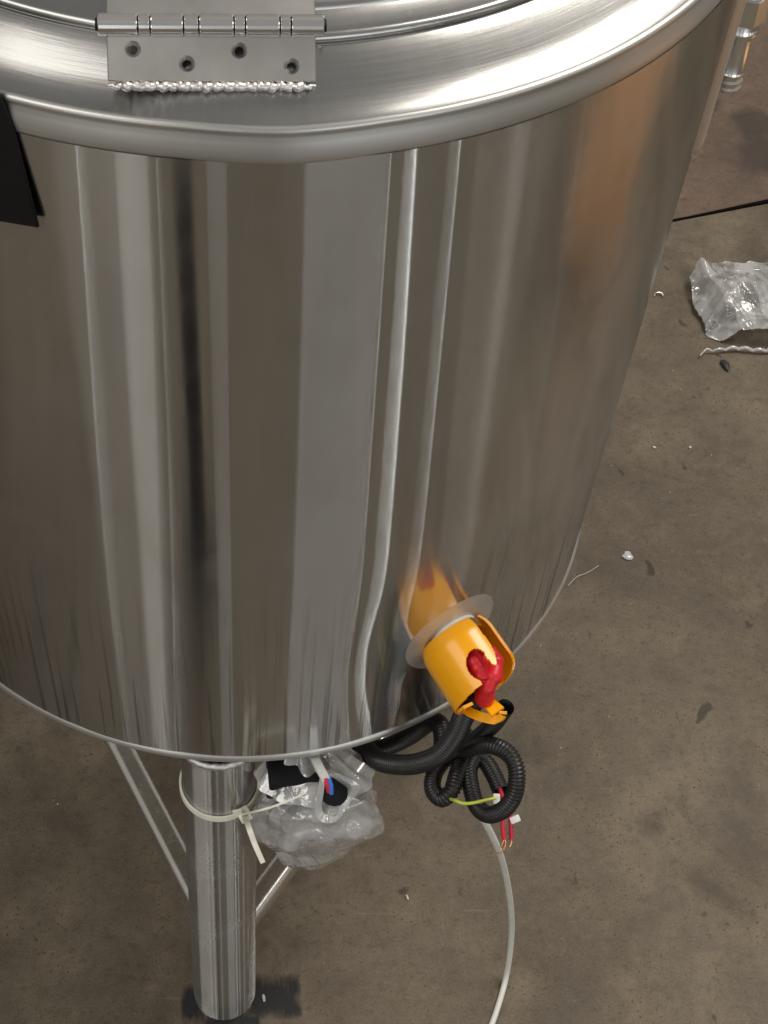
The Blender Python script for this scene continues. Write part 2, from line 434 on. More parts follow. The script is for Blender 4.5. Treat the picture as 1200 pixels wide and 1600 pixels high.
# bottom rolled rim and underside
circ_part('bottom_rim', [(.2975, ZB + .016), (.2995, ZB + .0125)] + arc(.2962, ZB + .0065, .0058, 60, -90, 8) + [(.290, ZB + .001), (.280, ZB + .003)], M['rim'], tank, wob=.0006)
circ_part('bottom_plate', [(.2985, ZB + .004), (.28, ZB + .0025), (.2, ZB - .001), (.1, ZB - .002), (.001, ZB - .002)], M['leg'], tank)
# collar band, with the butt weld kink
kth = R_(-86.3) % (2 * math.pi)
def kink(a, r, z):
    d = abs(a - kth); e = math.exp(-(d / .05) ** 2)
    s = max(0, 1 - d / .16)
    return (-.0011 * s, .0012 * s)
circ_part('collar_band', [(.3225, ZT - .0056), (.3252, ZT - .0042), (.3259, ZT - .0022), (.3259, ZT + .0010), (.3258, ZT + .004), (.3249, ZT + .008), (.3241, ZT + .0115), (.3240, ZT + .0130)] + arc(.3222, ZT + .0148, .0025, -20, 150, 7), M['rim'], tank, kink=kink, wob=.0003)
# sloping fixed top
prof = [(.3215, 1.1366), (.3185, 1.1370), (.314, 1.1382), (.308, 1.1408), (.303, 1.1445), (.297, 1.1490), (.291, 1.1532), (.286, 1.1562), (.2835, 1.1572), (.279, 1.1572)]
circ_part('fixed_top', prof, M['top'], tank, kink=lambda a, r, z: tuple(q * max(0, min(1, (r - .305) / .014)) for q in kink(a, r, z)), wob=.0006)
lid = circ_part('lid', [(.270, 1.1555), (.280, 1.1560)] + arc(.2812, 1.1592, .0032, -90, 110, 8) + [(.276, 1.1620), (.268, 1.1635), (.2655, 1.1642), (.2645, 1.1668), (.262, 1.1678), (.25, 1.1695), (.2, 1.180), (.1, 1.19), (.001, 1.192)], M['top'], tank, wob=.0012)
# legs and stretchers
LEG = [(-.0212, -.2683), (.2430, .1158), (-.2218, .1525)]
legs = []
for i, (x, y) in enumerate(LEG):
    pr = [(.0, .001), (.0275, .001), (.0295, .0035), (.0307, .006), (.0309, .010), (.0309, ZB - .004)]
    lg = lathe('leg', pr, M['leg'], tank, 64, 40, (x, y, 0)); legs.append(lg)
wb = []
for k in range(90):   # weld beads between leg and tank bottom
    a = 2 * math.pi * k / 90
    wb.append(Vector((LEG[0][0] + .0325 * math.cos(a), LEG[0][1] + .0325 * math.sin(a), ZB - .005 + .0012 * random.random())))
tube('weld_bead', wb + wb[:1], lambda k, s: .0032 + .0004 * math.sin(k * 2.1), M['boss'], tank, 8, False)
zs = .105
for i, j in ((0, 1), (1, 2), (2, 0)):
    a = Vector((*LEG[i], zs)); c = Vector((*LEG[j], zs)); d = (c - a).normalized(); a = a + d * .0295; c = c - d * .0295
    Mx = frame_at((a + c) / 2, (0, 0, 1), d)
    bm = bmesh.new(); bmesh.ops.create_cube(bm, size=1); bmesh.ops.scale(bm, vec=((c - a).length, .025, .025), verts=bm.verts)
    bmesh.ops.bevel(bm, geom=[e for e in bm.edges if e.calc_length() > .1], offset=.0075, segments=6, affect='EDGES', profile=.5)
    bmesh.ops.transform(bm, matrix=Mx, verts=bm.verts)
    from_bm('stretcher', bm, M['bar'], tank)

# hinge -------------------------------------------------------------
hx = Vector((.1122, .0024, 0)); HL = hx.length; hx.normalize()
HC = Vector((-.0156, -.2858, 1.1700))           # barrel centre
def cut_holes(me_obj, holes, r1, r2, th):
    """countersunk holes cut through a plate lying in local xy"""
    for (x, y) in holes:
        bm = bmesh.new()
        bmesh.ops.create_cone(bm, cap_ends=True, segments=24, radius1=r2, radius2=r1, depth=th * 1.2)
        bmesh.ops.translate(bm, vec=(x, y, 0), verts=bm.verts)
        me = bpy.data.meshes.new('cut'); bm.to_mesh(me); bm.free()
        cu = bpy.data.objects.new('cut', me); COL.objects.link(cu)
        md = me_obj.modifiers.new('b', 'BOOLEAN'); md.operation = 'DIFFERENCE'; md.object = cu; md.solver = 'EXACT'
    dg = bpy.context.evaluated_depsgraph_get(); dg.update()
    new = bpy.data.meshes.new_from_object(me_obj.evaluated_get(dg))
    me_obj.modifiers.clear(); me_obj.data = new
    for o in [o for o in COL.objects if o.name.startswith('cut')]: bpy.data.objects.remove(o)
    new.polygons.foreach_set('use_smooth', [True] * len(new.polygons)); new.set_sharp_from_angle(angle=R_(35))
# lower leaf: local x along hinge, local y down the slope
low_edge = Vector((-.0150, -.3035, 1.1490)); ydir = (low_edge - (HC + Vector((0, 0, -.003)))); ydir = (ydir - hx * ydir.dot(hx))
LW = ydir.length; ydir.normalize(); zdir = hx.cross(-ydir)
if zdir.z < 0: zdir = -zdir
def leaf(name, wid, length, holes, th=.0026):
    bm = bmesh.new(); bmesh.ops.create_cube(bm, size=1); bmesh.ops.scale(bm, vec=(length, wid, th), verts=bm.verts)
    bmesh.ops.bevel(bm, geom=list(bm.edges), offset=.0005, segments=1, affect='EDGES')
    o = from_bm(name, bm, M['hinge'])
    cut_holes(o, holes, .0043, .0020, th)
    return o
M['hinge'] = plain('satin_hinge_steel', (.50, .49, .475), .36, 1, var=.08, scale=25, bump=.08)
def place(o, c, x, y, z, parent):
    Mx = Matrix((x, y, z)).transposed().to_4x4(); Mx.translation = c; o.matrix_world = Mx; o.parent = parent
hin = leaf('hinge', LW - .002, .1035, [(-.0390, .0040), (-.0125, -.0030), (.0135, .0035), (.0395, -.0040)])
place(hin, HC + Vector((0, 0, -.003)) + ydir * (LW / 2 + .001), hx, -(-ydir), hx.cross(ydir), tank)
if hx.cross(ydir).z < 0:
    place(hin, HC + Vector((0, 0, -.003)) + ydir * (LW / 2 + .001), hx, -ydir, hx.cross(-ydir), tank)
inv = hin.matrix_world.inverted()
def sub(o):
    o.data.transform(inv); o.parent = hin; return o
up = leaf('upper_leaf', .040, .1035, [(-.0390, .006), (-.0125, -.004), (.0135, .006), (.0395, -.004)])
yu = Vector((0, .97, .12)); yu = (yu - hx * yu.dot(hx)).normalized()
Mx = Matrix((hx, yu, hx.cross(yu))).transposed().to_4x4(); Mx.translation = HC + yu * .0235 + Vector((0, 0, .0015))
up.data.transform(Mx); sub(up)
# barrel knuckles, washers between
xs = [-.5, -.323, -.268, -.123, -.055, .099, .150, .302, .352, .5]
for k in range(9):
    x0, x1 = xs[k] * HL, xs[k + 1] * HL
    r = .00545 if k % 2 == 0 else .0052
    g = .0003
    pr = [(0, x0 + g), (r - .0006, x0 + g), (r, x0 + g + .0005), (r, x1 - g - .0005), (r - .0006, x1 - g), (0, x1 - g)]
    sub(lathe('knuckle' if k % 2 == 0 else 'washer', pr, M['polished'], None, 40, 35, frame=frame_at(HC, hx, (0, 0, 1))))
sub(lathe('pin', [(0, -HL * .5 - .001), (.0030, -HL * .5 - .001), (.0034, -HL * .5), (.0034, HL * .5), (.003, HL * .5 + .001), (0, HL * .5 + .001)], M['matte_black'], None, 24, 35, frame=frame_at(HC, hx, (0, 0, 1))))
# ragged weld bead along the lower edge
c0 = HC + Vector((0, 0, -.003)) + ydir * (LW + .0005); pts = []
for k in range(130):
    x = (k / 129 - .5) * .1035
    pts.append(c0 + hx * x + Vector((0, -.0012 + .0006 * math.sin(k * .9), -.0012 + .0005 * noise.noise(Vector((k * .3, 0, 0))))))
sub(tube('weld_bead', pts, lambda k, s: (.0020 + .0006 * abs(math.sin(k * .62 + 1.3 * math.sin(k * .13))) + .0011 * noise.noise(Vector((k * .37, 3, 0)))) * min(1, 8 * s + .3, 8 * (1 - s) + .3), M['weld'], None, 10))

# pad on the right side and outlet fitting ---------------------------
def pad_fn(t0, t1, z0, z1, th):
    prof = []
    def fn(u, v):
        # closed section: u round outer surface grid
        a = R_(t0 + (t1 - t0) * u); z = z0 + (z1 - z0) * v
        e = min(u, 1 - u) / .04; e2 = min(v, 1 - v) / .03; m = min(1, e, e2)
        r = RR(z) - .002 + (th + .002) * math.sqrt(max(0, 1 - (1 - m) ** 2))
        return Vector((r * math.cos(a), r * math.sin(a), z))
    return fn
V, F = grid(60, 60, pad_fn(-24, 34, .962, 1.112, .0048))
obj('side_pad', V, F, M['rim'], tank, True, 60)
PX = Vector((.3495, .006, -.004))
pipe = lathe('outlet_fitting', [(0, .921), (.006, .9205), (.0092, .922), (.0100, .9235), (.0100, .925), (.0086, .9262), (.0086, .9275), (.0101, .929), (.0103, .931), (.0087, .9325), (.0087, .934), (.0103, .9355), (.0105, .938), (.0096, .9395),
                         (.0096, .968), (.0118, .969), (.0125, .971), (.0125, .9735), (.0118, .975), (.0112, .976), (.0112, 1.012), (.0136, 1.013), (.0140, 1.016), (.0136, 1.019), (.0116, 1.02), (.0116, 1.06)], M['polished'], tank, 48, 35, PX)
bm = bmesh.new(); bmesh.ops.create_cone(bm, cap_ends=True, segments=6, radius1=.0150, radius2=.0150, depth=.022)
bmesh.ops.bevel(bm, geom=list(bm.edges), offset=.0008, segments=2, affect='EDGES')
nut = from_bm('hex_nut', bm, M['polished'], pipe, True, 25); nut.location = (0, 0, .992); nut.rotation_euler = (0, 0, R_(12))
el = tube('elbow', resample(spline([(0, 0, 1.055), (0, 0, 1.068), (-.006, 0, 1.080), (-.02, 0, 1.086), (-.034, 0, 1.087)], 40), .002), .0116, M['polished'], pipe, 32)

# welded boss for the heating element -------------------------------
nB = Vector((math.cos(BOSS_T), math.sin(BOSS_T), 0)); tB = Vector((-nB.y, nB.x, 0))
def boss_fn(u, v):
    a = 2 * math.pi * u; rr = .0410 * v
    th = BOSS_T + rr * math.cos(a) / .3; z = BOSS_Z + rr * math.sin(a)
    e = min(1, (1 - v) / .35)
    r = RR(z) + dent(th, z) + .0014 * e * e * (3 - 2 * e) - .00004
    return Vector((r * math.cos(th), r * math.sin(th), z))
V, F = grid(96, 20, boss_fn, True)
obj('weld_boss', V, F, M['boss'], tank, True, 60)

# ------------------------------------------------------------------ yellow terminal cover
tilt = R_(14)
ax = (nB * math.cos(tilt) - Vector((0, 0, math.sin(tilt)))).normalized(); e1 = tB.copy(); e2 = e1.cross(ax)
BC = nB * (RR(.612) + .0045) + Vector((0, 0, .6085)); CR, CL = .0298, .049
cov = empty('terminal_cover', tuple(nB * (RR(.612)) + Vector((0, 0, .5775))))
tag(cov, 'cut open yellow orange plastic terminal cover with red boots inside, on the tank wall', 'cover')
def inside(p, poly):
    x, y = p; c = False; j = len(poly) - 1
    for i in range(len(poly)):
        xi, yi = poly[i]; xj, yj = poly[j]
        if (yi > y) != (yj > y) and x < (xj - xi) * (y - yi) / (yj - yi) + xi: c = not c
        j = i
    return c
# opening in (angle, length) coordinates: keyhole slot with a tongue
def smooth_poly(P, it=2):
    for _ in range(it):
        Q = []
        for i in range(len(P)):
            a, b_ = Vector(P[i]), Vector(P[(i + 1) % len(P)]); Q += [tuple(a.lerp(b_, .25)), tuple(a.lerp(b_, .75))]
        P = Q
    return P
opening = [(-74, -.30), (-74, .16), (-71, .38), (-76, .62), (-84, .77), (-89, .70), (-89.5, .57), (-89, .45), (-95, .385), (-103, .365), (-113, .41), (-121, .5), (-124, .64),
           (-121, .76), (-115, .86), (-118, 1.3), (45, 1.3), (42, .86), (15, .80), (-12, .70), (-28, .58), (-34, .40), (-36, -.30)]
opening = smooth_poly(opening, 1)
def cap_len(a):   # rim length along the angle
    return .88 + .05 * math.cos(R_(a - 170))
NA, NS = 260, 90
V = []; F = []; keep = {}
def cp(a, s, r): return BC + ax * (s * CL) + (e1 * math.cos(R_(a)) + e2 * math.sin(R_(a))) * r
def quadmesh(r0, r1):
    V = []; F = []; idx = {}
    cells = set()
    for i in range(NA):
        for j in range(NS):
            a = -180 + 360 * (i + .5) / NA; s = -.13 + 1.13 * (j + .5) / NS
            if s > cap_len(a): continue
            if inside((a, s), opening) or inside((a - 360, s), opening): continue
            cells.add((i, j))
    def vid(i, j, k):
        key = (i % NA, j, k)
        if key not in idx:
            a = -180 + 360 * i / NA; s = -.13 + 1.13 * j / NS
            idx[key] = len(V); r = (r0, r1)[k]
            V.append(cp(a, s, r * (1 + .02 * s - .14 * (max(0, .14 - s) / .28) ** 2.2)))
        return idx[key]
    for (i, j) in cells:
        F.append([vid(i, j, 1), vid(i + 1, j, 1), vid(i + 1, j + 1, 1), vid(i, j + 1, 1)])
        F.append([vid(i, j, 0), vid(i, j + 1, 0), vid(i + 1, j + 1, 0), vid(i + 1, j, 0)])
        for di, dj, e in ((-1, 0, ((0, 1), (0, 0))), (1, 0, ((1, 0), (1, 1))), (0, -1, ((0, 0), (1, 0))), (0, 1, ((1, 1), (0, 1)))):
            if ((i + di) % NA, j + dj) not in cells:
                (p, q), (p2, q2) = e
                F.append([vid(i + p, j + q, 0), vid(i + p2, j + q2, 0), vid(i + p2, j + q2, 1), vid(i + p, j + q, 1)])
    return V, F
V, F = quadmesh(CR - .0021, CR)
bm = bmesh.new(); bv = [bm.verts.new(v) for v in V]
for f in F:
    try: bm.faces.new([bv[i] for i in f])
    except ValueError: pass
# smooth the stair-stepped cut edges
bv_e = [v for v in bm.verts if any(e.calc_face_angle(0) > 1.0 for e in v.link_edges)]
for _ in range(6): bmesh.ops.smooth_vert(bm, verts=bv_e, factor=.5, use_axis_x=True, use_axis_y=True, use_axis_z=True)
cap_o = from_bm('cover_wall', bm, M['yellow'], None, True, 50); put(cap_o, cov)
# end ring and hooked catch across the lower end
ringp = []
def ring_seg(a0, a1, s0, s1, r_in, r_out, th, n=40):
    V = []; F = []
    for k in range(n + 1):
        t = k / n; a = a0 + (a1 - a0) * t; s = s0 + (s1 - s0) * t
        ri = r_in(t) if callable(r_in) else r_in; ro = r_out(t) if callable(r_out) else r_out
        for rr, ss in ((ri, 0), (ro, 0), (ro, th), (ri, th)): V.append(cp(a, s + ss / CL, rr))
    for k in range(n):
        for i in range(4):
            j = (i + 1) % 4; F.append((k * 4 + i, k * 4 + j, k * 4 + 4 + j, k * 4 + 4 + i))
    F += [(3, 2, 1, 0), tuple(range(n * 4, n * 4 + 4))]
    return V, F
V, F = ring_seg(42, 196, .80, .965, lambda t: .0195 + .004 * math.sin(t * 3.1), .0292, .0024)
put(obj('end_ring', V, F, M['yellow'], None, True, 40), cov)
hp = [Vector(q) for q in [(0.1611, -0.2964, 0.5776), (0.1650, -0.3057, 0.5795), (0.1717, -0.3141, 0.5836), (0.1794, -0.3200, 0.5873), (0.1865, -0.3233, 0.5905), (0.1905, -0.3224, 0.5943), (0.1910, -0.3199, 0.5964)]]
put(strap('catch', resample(spline(hp, 60), .001), lambda t: .0072 if t < .8 else .0055, .0026, (.25, .75, .62), M['yellow']), cov)
hp = [Vector(q) for q in [(0.1824, -0.2978, 0.5916), (0.1806, -0.3031, 0.5909), (0.1814, -0.3091, 0.5913), (0.1846, -0.3149, 0.5933), (0.1875, -0.3193, 0.5939)]]
put(strap('catch', resample(spline(hp, 40), .001), lambda t: .0085 + .003 * t, .0026, (.85, .3, .1), M['yellow']), cov)
# brass collar and gasket at the wall
fr = frame_at(nB * (RR(.612) - .001) + Vector((0, 0, .6125)), nB)
put(lathe('gasket', [(0, .0), (.0205, .0), (.0205, .0042), (.0195, .0050), (0, .0050)], M['white'], None, 64, 35, frame=fr), cov)
put(lathe('brass_collar', [(.0, .0045), (.0210, .0045), (.0214, .0055), (.0214, .0115), (.0206, .0125), (.0165, .0125), (.0160, .0135), (.0160, .021), (.015, .022), (0, .022)], M['brass'], None, 48, 30, frame=fr), cov)
# red boots
def boot(pts, rad, nm='boot'):
    p = resample(spline(pts, 60), .0012)
    return put(tube(nm, p, lambda k, s: rad * (1.12 + .05 * math.sin(k * 1.1) + .38 * noise.noise(Vector((k * .16, rad * 900, 0)))) * (1 if .08 < s < .95 else .75), M['red'], None, 16), cov)
boot([cp(-100, .15, .012), cp(-104, .40, .0145), cp(-105, .62, .0150), cp(-118, .80, .0130)], .0062)
boot([cp(-45, .20, .012), cp(-50, .42, .0165), cp(-52, .60, .0190), cp(-70, .78, .0150), cp(-120, .92, .0100), cp(150, 1.02, .0085)], .0056)
boot([cp(30, .15, .012), cp(-20, .5, .010), cp(-80, .72, .0085), cp(-120, .88, .008), cp(140, 1.04, .009)], .0062)
boot([cp(-80, .45, .013), cp(-86, .62, .0115), cp(-100, .75, .0105)], .0058)

# ------------------------------------------------------------------ corrugated conduits
def conduit(name, pts, rad, label, squash=0):
    p = resample(spline(pts, 400), .00066)
    pitch = 4
    o = tube(name, p, lambda k, s: rad * (1.0 if k % pitch < 2 else .84), M['black'], None, 18, False, sharp=80)
    return tag(o, label, 'conduit')
A = [(0.1752, -0.2989, 0.5899), (0.1711, -0.3019, 0.5806), (0.1655, -0.3044, 0.5650), (0.1611, -0.3078, 0.5462), (0.1515, -0.3102, 0.5225), (0.1388, -0.3060, 0.5026), (0.1246, -0.2963, 0.4832), (0.1083, -0.2825, 0.4669), (0.1002, -0.2620, 0.4505), (0.0987, -0.2293, 0.4252)]
conduit('corrugated_conduit', A, .0084, 'thick black corrugated conduit sweeping from yellow cover back under the tank')
B_ = [(0.1968, -0.3031, 0.5757), (0.1901, -0.2997, 0.5454), (0.1790, -0.2952, 0.5155), (0.1649, -0.2872, 0.4818), (0.1526, -0.2964, 0.4729), (0.1489, -0.3121, 0.4727), (0.1549, -0.3239, 0.4766), (0.1624, -0.3217, 0.4856), (0.1687, -0.3051, 0.4869), (0.1773, -0.2852, 0.4782), (0.1853, -0.2548, 0.4585)]
conduit('corrugated_conduit', B_, .0070, 'black corrugated conduit folded in a narrow U left of the round loop')
D_ = [(0.1644, -0.2402, 0.4359), (0.1683, -0.2692, 0.4644), (0.1734, -0.2897, 0.4935), (0.1802, -0.3037, 0.5216), (0.1898, -0.3145, 0.5397), (0.2006, -0.3254, 0.5449), (0.2060, -0.3374, 0.5395), (0.2049, -0.3490, 0.5260), (0.1985, -0.3527, 0.5093), (0.1888, -0.3480, 0.4927), (0.1814, -0.3346, 0.4835), (0.1781, -0.3180, 0.4838), (0.1779, -0.3022, 0.4837), (0.1843, -0.2906, 0.4810), (0.1920, -0.2925, 0.4801), (0.1977, -0.3068, 0.4820), (0.2019, -0.3220, 0.4829)]
loop = conduit('corrugated_conduit', D_, .0070, 'black corrugated conduit coiled in a round loop with red wires at its end')
conduit('corrugated_conduit', [(0.0951, -0.2245, 0.3899), (0.1185, -0.2293, 0.4013), (0.1390, -0.2308, 0.4216), (0.1538, -0.2360, 0.4513), (0.1608, -0.2494, 0.4643), (0.1610, -0.2676, 0.4650), (0.1563, -0.2842, 0.4574)], .0080, 'black corrugated conduit arching under the tank rim behind the thick conduit')
def wire(name, pts, r, mat, parent=None, step=.001, seg=10):
    return tube(name, resample(spline(pts, 80), step), r, mat, parent, seg)
wire('wire', [(0.1999, -0.3184, 0.4857), (0.2032, -0.3242, 0.4787), (0.2046, -0.3318, 0.4687), (0.2038, -0.3394, 0.4598), (0.2057, -0.3463, 0.4505)], .0018, M['wire_red'], loop)
wire('wire', [(0.1998, -0.3155, 0.4789), (0.2061, -0.3204, 0.4691), (0.2106, -0.3270, 0.4603), (0.2119, -0.3348, 0.4514), (0.2128, -0.3417, 0.4420)], .0018, M['wire_red'], loop)
for pts in ([(0.2057, -0.3455, 0.4511), (0.2069, -0.3486, 0.4474), (0.2055, -0.3516, 0.4435)], [(0.2057, -0.3455, 0.4511), (0.2043, -0.3485, 0.4472), (0.2030, -0.3503, 0.4443)], [(0.2128, -0.3409, 0.4426), (0.2128, -0.3441, 0.4400), (0.2113, -0.3464, 0.4380)]):
    wire('copper_end', pts, .0009, M['copper'], loop, .0006, 8)
for a, c in (((0.1969, -0.3281, 0.4904), (0.1964, -0.3343, 0.4853)), ((0.2107, -0.3345, 0.4580), (0.2183, -0.3325, 0.4604))):
    a, c = Vector(a), Vector(c)
    bevel_box('wire_marker', ((c - a).length, .0055, .0036), M['white'], loop, .0008, 2, frame_at((a + c) / 2, (0, -.5, .6), c - a))
tag(wire('twist_wire', [(0.1594, -0.3263, 0.4816), (0.1636, -0.3357, 0.4938), (0.1684, -0.3385, 0.4945), (0.1748, -0.3389, 0.4949), (0.1831, -0.3386, 0.4972), (0.1952, -0.3332, 0.4925)], .0013, M['ygreen']), 'thin yellow green wire tied across the conduit loop', 'wire')

# ------------------------------------------------------------------ white cable to the floor
cab = [(0.1714, -0.2742, 0.4606), (0.1778, -0.2835, 0.4407), (0.1881, -0.2915, 0.4158), (0.2032, -0.2916, 0.3783), (0.2225, -0.2805, 0.3115), (0.2381, -0.2673, 0.2397), (0.2546, -0.2538, 0.1487), (0.2648, -0.2489, 0.0694), (0.2652, -0.2611, 0.0100), (0.2529, -0.2950, 0.0035), (0.2375, -0.3289, 0.0035), (0.2201, -0.3677, 0.0035)]
cable = wire('white_cable', cab, .0030, M['cable'], None, .003, 14)
tag(cable, 'off-white round cable hanging from the conduit loop down to the floor', 'cable')
jm = Vector(cab[4]); jd = (Vector(cab[5]) - Vector(cab[4])).normalized()
tube('splice', [jm - jd * .003, jm + jd * .003], .0032, M['peach'], cable, 14)

# ------------------------------------------------------------------ cable tie on the leg
LX, LY = LEG[0]
tie = empty('cable_tie', (LX, LY - .033, .405)); tag(tie, 'cream nylon cable tie looped round the front leg and the plastic bag', 'cable tie')
pts = []
for k in range(61):
    a = R_(-200 + 215 * k / 60 if True else 0)
    rr = .0325
    pts.append(Vector((LX + rr * math.cos(a), LY + rr * math.sin(a), .4135 + .010 * math.sin(a + 1.9) * 0 + .006 * math.cos(a) * 0 - .004 * math.sin(-a))))
put(strap('loop', pts, .0062, .0018, (0, 0, 1), M['nylon']), tie)
hd = Vector((LX + .0205, LY - .0325, .4165))
put(bevel_box('head', (.0105, .0085, .0105), M['nylon'], None, .0012, 2, frame_at(hd, (.35, -.9, .15), (1, .3, .3))), tie)
put(strap('strap', resample(spline([hd] + [(0.0084, -0.3291, 0.4704), (0.0208, -0.3316, 0.4813), (0.0342, -0.3295, 0.4870), (0.0473, -0.3235, 0.4881)], 50), .001), .0058, .0016, (-.2, -.5, .85), M['nylon']), tie)
put(strap('tail', resample(spline([hd] + [(0.0023, -0.3424, 0.4719), (0.0072, -0.3559, 0.4678), (0.0137, -0.3678, 0.4587)], 40), .001), lambda t: .0058 - .002 * t, .0015, (.9, .1, .35), M['nylon']), tie)
put(strap('strap_end', resample(spline([hd + Vector((-.004, -.002, .003)), hd + Vector((-.006, -.002, .010))], 10), .001), .0075, .0022, (1, 0, 0), M['nylon']), tie)

# ------------------------------------------------------------------ clear plastic bag with parts
BG = Vector((.0620, -.2985, .4240))
bag = empty('parts_bag', (BG.x, BG.y, BG.z - .06)); tag(bag, 'crumpled clear plastic bag of small parts tied beside the front leg', 'bag')
def ridge(p, sc, seed):
    v = 0; a = 1
    for o in range(3):
        n_ = 1 - abs(noise.noise(Vector((p.x * sc + seed, p.y * sc, p.z * sc)))) * 2.2
        v += a * n_; a *= .5; sc *= 2.1
    return v
def crease(p, sc, seed, n=7):
    # folded film: flat facets that meet in sharp creases
    rg = random.Random(int(seed * 97)); v = 0
    wp = p + Vector((noise.noise(p * sc * .35 + Vector((seed, 0, 0))), noise.noise(p * sc * .35 + Vector((0, seed, 0))), noise.noise(p * sc * .35 + Vector((0, 0, seed))))) * (.5 / sc)
    for i in range(n):
        d = Vector((rg.gauss(0, 1), rg.gauss(0, 1), rg.gauss(0, 1))).normalized(); f = sc * rg.uniform(.5, 1.6)
        x = wp.dot(d) * f + rg.random(); x -= math.floor(x)
        v += abs(x * 2 - 1) / f * sc
    return v / n - .5
def bag_surface(c, rx, ry, rz, seed, amp, nu=150, nv=100, lump=.18):
    def fn(u, v):
        a = 2 * math.pi * u; b_ = math.pi * (v - .5) * .998
        d = Vector((math.cos(a) * math.cos(b_), math.sin(a) * math.cos(b_), math.sin(b_)))
        q = d * 1.0
        k = 1 + lump * noise.noise(q * 1.4 + Vector((seed, 0, 0))) + amp * 3.0 * crease(q, 1.1, seed, 3) + amp * 2.2 * crease(q, 2.1, seed + 5, 3)
        # gathered neck on top
        top = max(0, d.z - .55) / .45
        k *= 1 - .35 * top
        return c + Vector((d.x * rx, d.y * ry, d.z * rz)) * k
    return grid(nu, nv, fn, True)
V, F = bag_surface(BG + Vector((-.005, 0, -.009)), .0460, .034, .062, 2.3, .09, 240, 160)
put(obj('film', V, F, M['film'], None), bag)
V, F = bag_surface(BG + Vector((-.012, .004, .0)), .036, .026, .042, 7.7, .17, 180, 120)
put(obj('inner_film', V, F, M['film2'], None), bag)
# loose flap on the right and gathered pleats on top
def flap(u, v):
    a = -1.2 + 2.3 * v
    rr = .038 + .011 * u * (1 + .25 * math.sin(v * 9)) * math.sin(math.pi * min(1, v * 1.0 + .05)) ** .6
    y = .004 + .01 * noise.noise(Vector((u * 1.5, v * 3, 1)))
    return BG + Vector((rr * math.cos(a), y, rr * math.sin(a) * 1.05))
V, F = grid(16, 60, flap); put(obj('flap', V, F, M['film2'], None), bag)
def neck(u, v):
    a = 2 * math.pi * u; r = .012 + .030 * (1 - v) ** 1.4 + .004 * math.sin(a * 11 + 3 * v) * (.3 + v)
    return BG + Vector((-.006 - .010 * v + r * 1.15 * math.cos(a), .010 + .026 * v + .7 * r * math.sin(a), .032 + .030 * v))
V, F = grid(120, 24, neck, True); put(obj('neck', V, F, M['film'], None), bag)
# what is in the bag
o = bevel_box('connector_block', (.050, .026, .034), M['matte_black'], None, .002, 2, frame_at(BG + Vector((-.020, .012, .030)), (.1, -.2, 1), (1, .1, .1)))
tag(o, 'black plastic block seen through the top left of the clear bag', 'connector')
prof = [(.0105, -.014), (.0165, -.012), (.0178, 0), (.0165, .010), (.0120, .012), (.0098, .009), (.0095, -.010), (.0105, -.014)]
fm = frame_at(BG + Vector((.0085, -.006, .033)), (.1, -.55, .83))
fo = lathe('plastic_ring', [(r * 1.12, z) for r, z in prof], M['film2'], None, 60, 60, frame=fm)
for v_ in fo.data.vertices: v_.co += Vector((noise.noise(v_.co * 45), noise.noise(v_.co * 45 + Vector((9, 0, 0))), noise.noise(v_.co * 45 + Vector((0, 9, 0))))) * .009
tag(fo, 'pale translucent plastic ring round a dark opening inside the clear bag', 'ring')
dk = lathe('socket', [(0, -.009), (.0108, -.009), (.0112, .007), (.006, .009), (0, .009)], M['matte_black'], None, 24, 35, frame=fm)
tag(dk, 'black socket inside the pale plastic ring in the bag', 'socket')
for k, (dx, dy, dz, sx, rz) in enumerate(((.018, -.006, -.012, .016, .4), (.006, -.002, -.030, .014, 1.2))):
    o = bevel_box('metal_clip', (sx, .008, .006), M['grey_part'], None, .0012, 2, frame_at(BG + Vector((dx, dy, dz)), (math.sin(rz), -.3, math.cos(rz)), (math.cos(rz), .4, -math.sin(rz))))
    tag(o, ('dark grey metal clip at the right inside the clear bag', 'dark grey metal clip at the bottom of the clear bag')[k], 'clip')
lead = strap('sensor_lead', resample(spline([(0.0495, -0.2578, 0.4617), (0.0534, -0.2851, 0.4851), (0.0572, -0.3026, 0.4945), (0.0632, -0.3185, 0.4976)], 60), .001), .0066, .0034, (1, .15, .1), M['white'])
tag(lead, 'short white two core lead poking out of the clear bag', 'lead')
wire('red_core', [(0.0622, -0.3169, 0.4988), (0.0637, -0.3203, 0.4949), (0.0654, -0.3226, 0.4880)], .0019, M['wire_red'], lead, .0007)
wire('blue_core', [(0.0651, -0.3171, 0.4990), (0.0667, -0.3209, 0.4948), (0.0673, -0.3239, 0.4872)], .0018, M['wire_blue'], lead, .0007)

# ------------------------------------------------------------------ black panel hung at the left
n112 = Vector((math.cos(R_(-112)), math.sin(R_(-112)), 0))
PL = [Vector(p) for p in [(-0.1089, -0.3102, 1.0571), (-0.1162, -0.3073, 1.1202), (-0.1236, -0.3043, 1.1486), (-0.176, -0.2831, 1.1433), (-0.1845, -0.2797, 1.0452)]]
bm = bmesh.new(); n_ = len(PL)
va = [bm.verts.new(p) for p in PL]; vb = [bm.verts.new(p - n112 * .0022) for p in PL]
bm.faces.new(va); bm.faces.new(vb[::-1])
for i in range(n_): bm.faces.new((va[i], vb[i], vb[(i + 1) % n_], va[(i + 1) % n_]))
bmesh.ops.bevel(bm, geom=list(bm.edges), offset=.0006, segments=2, affect='EDGES')
plate = from_bm('black_plate', bm, M['matte_black']); tag(plate, 'plain matte black plate hung at the left edge of the tank wall', 'plate')
c_ = PL[1].lerp(PL[4], .5)
tube('standoff', [c_ - n112 * .002, c_ - n112 * .014], .006, M['matte_black'], plate, 16)

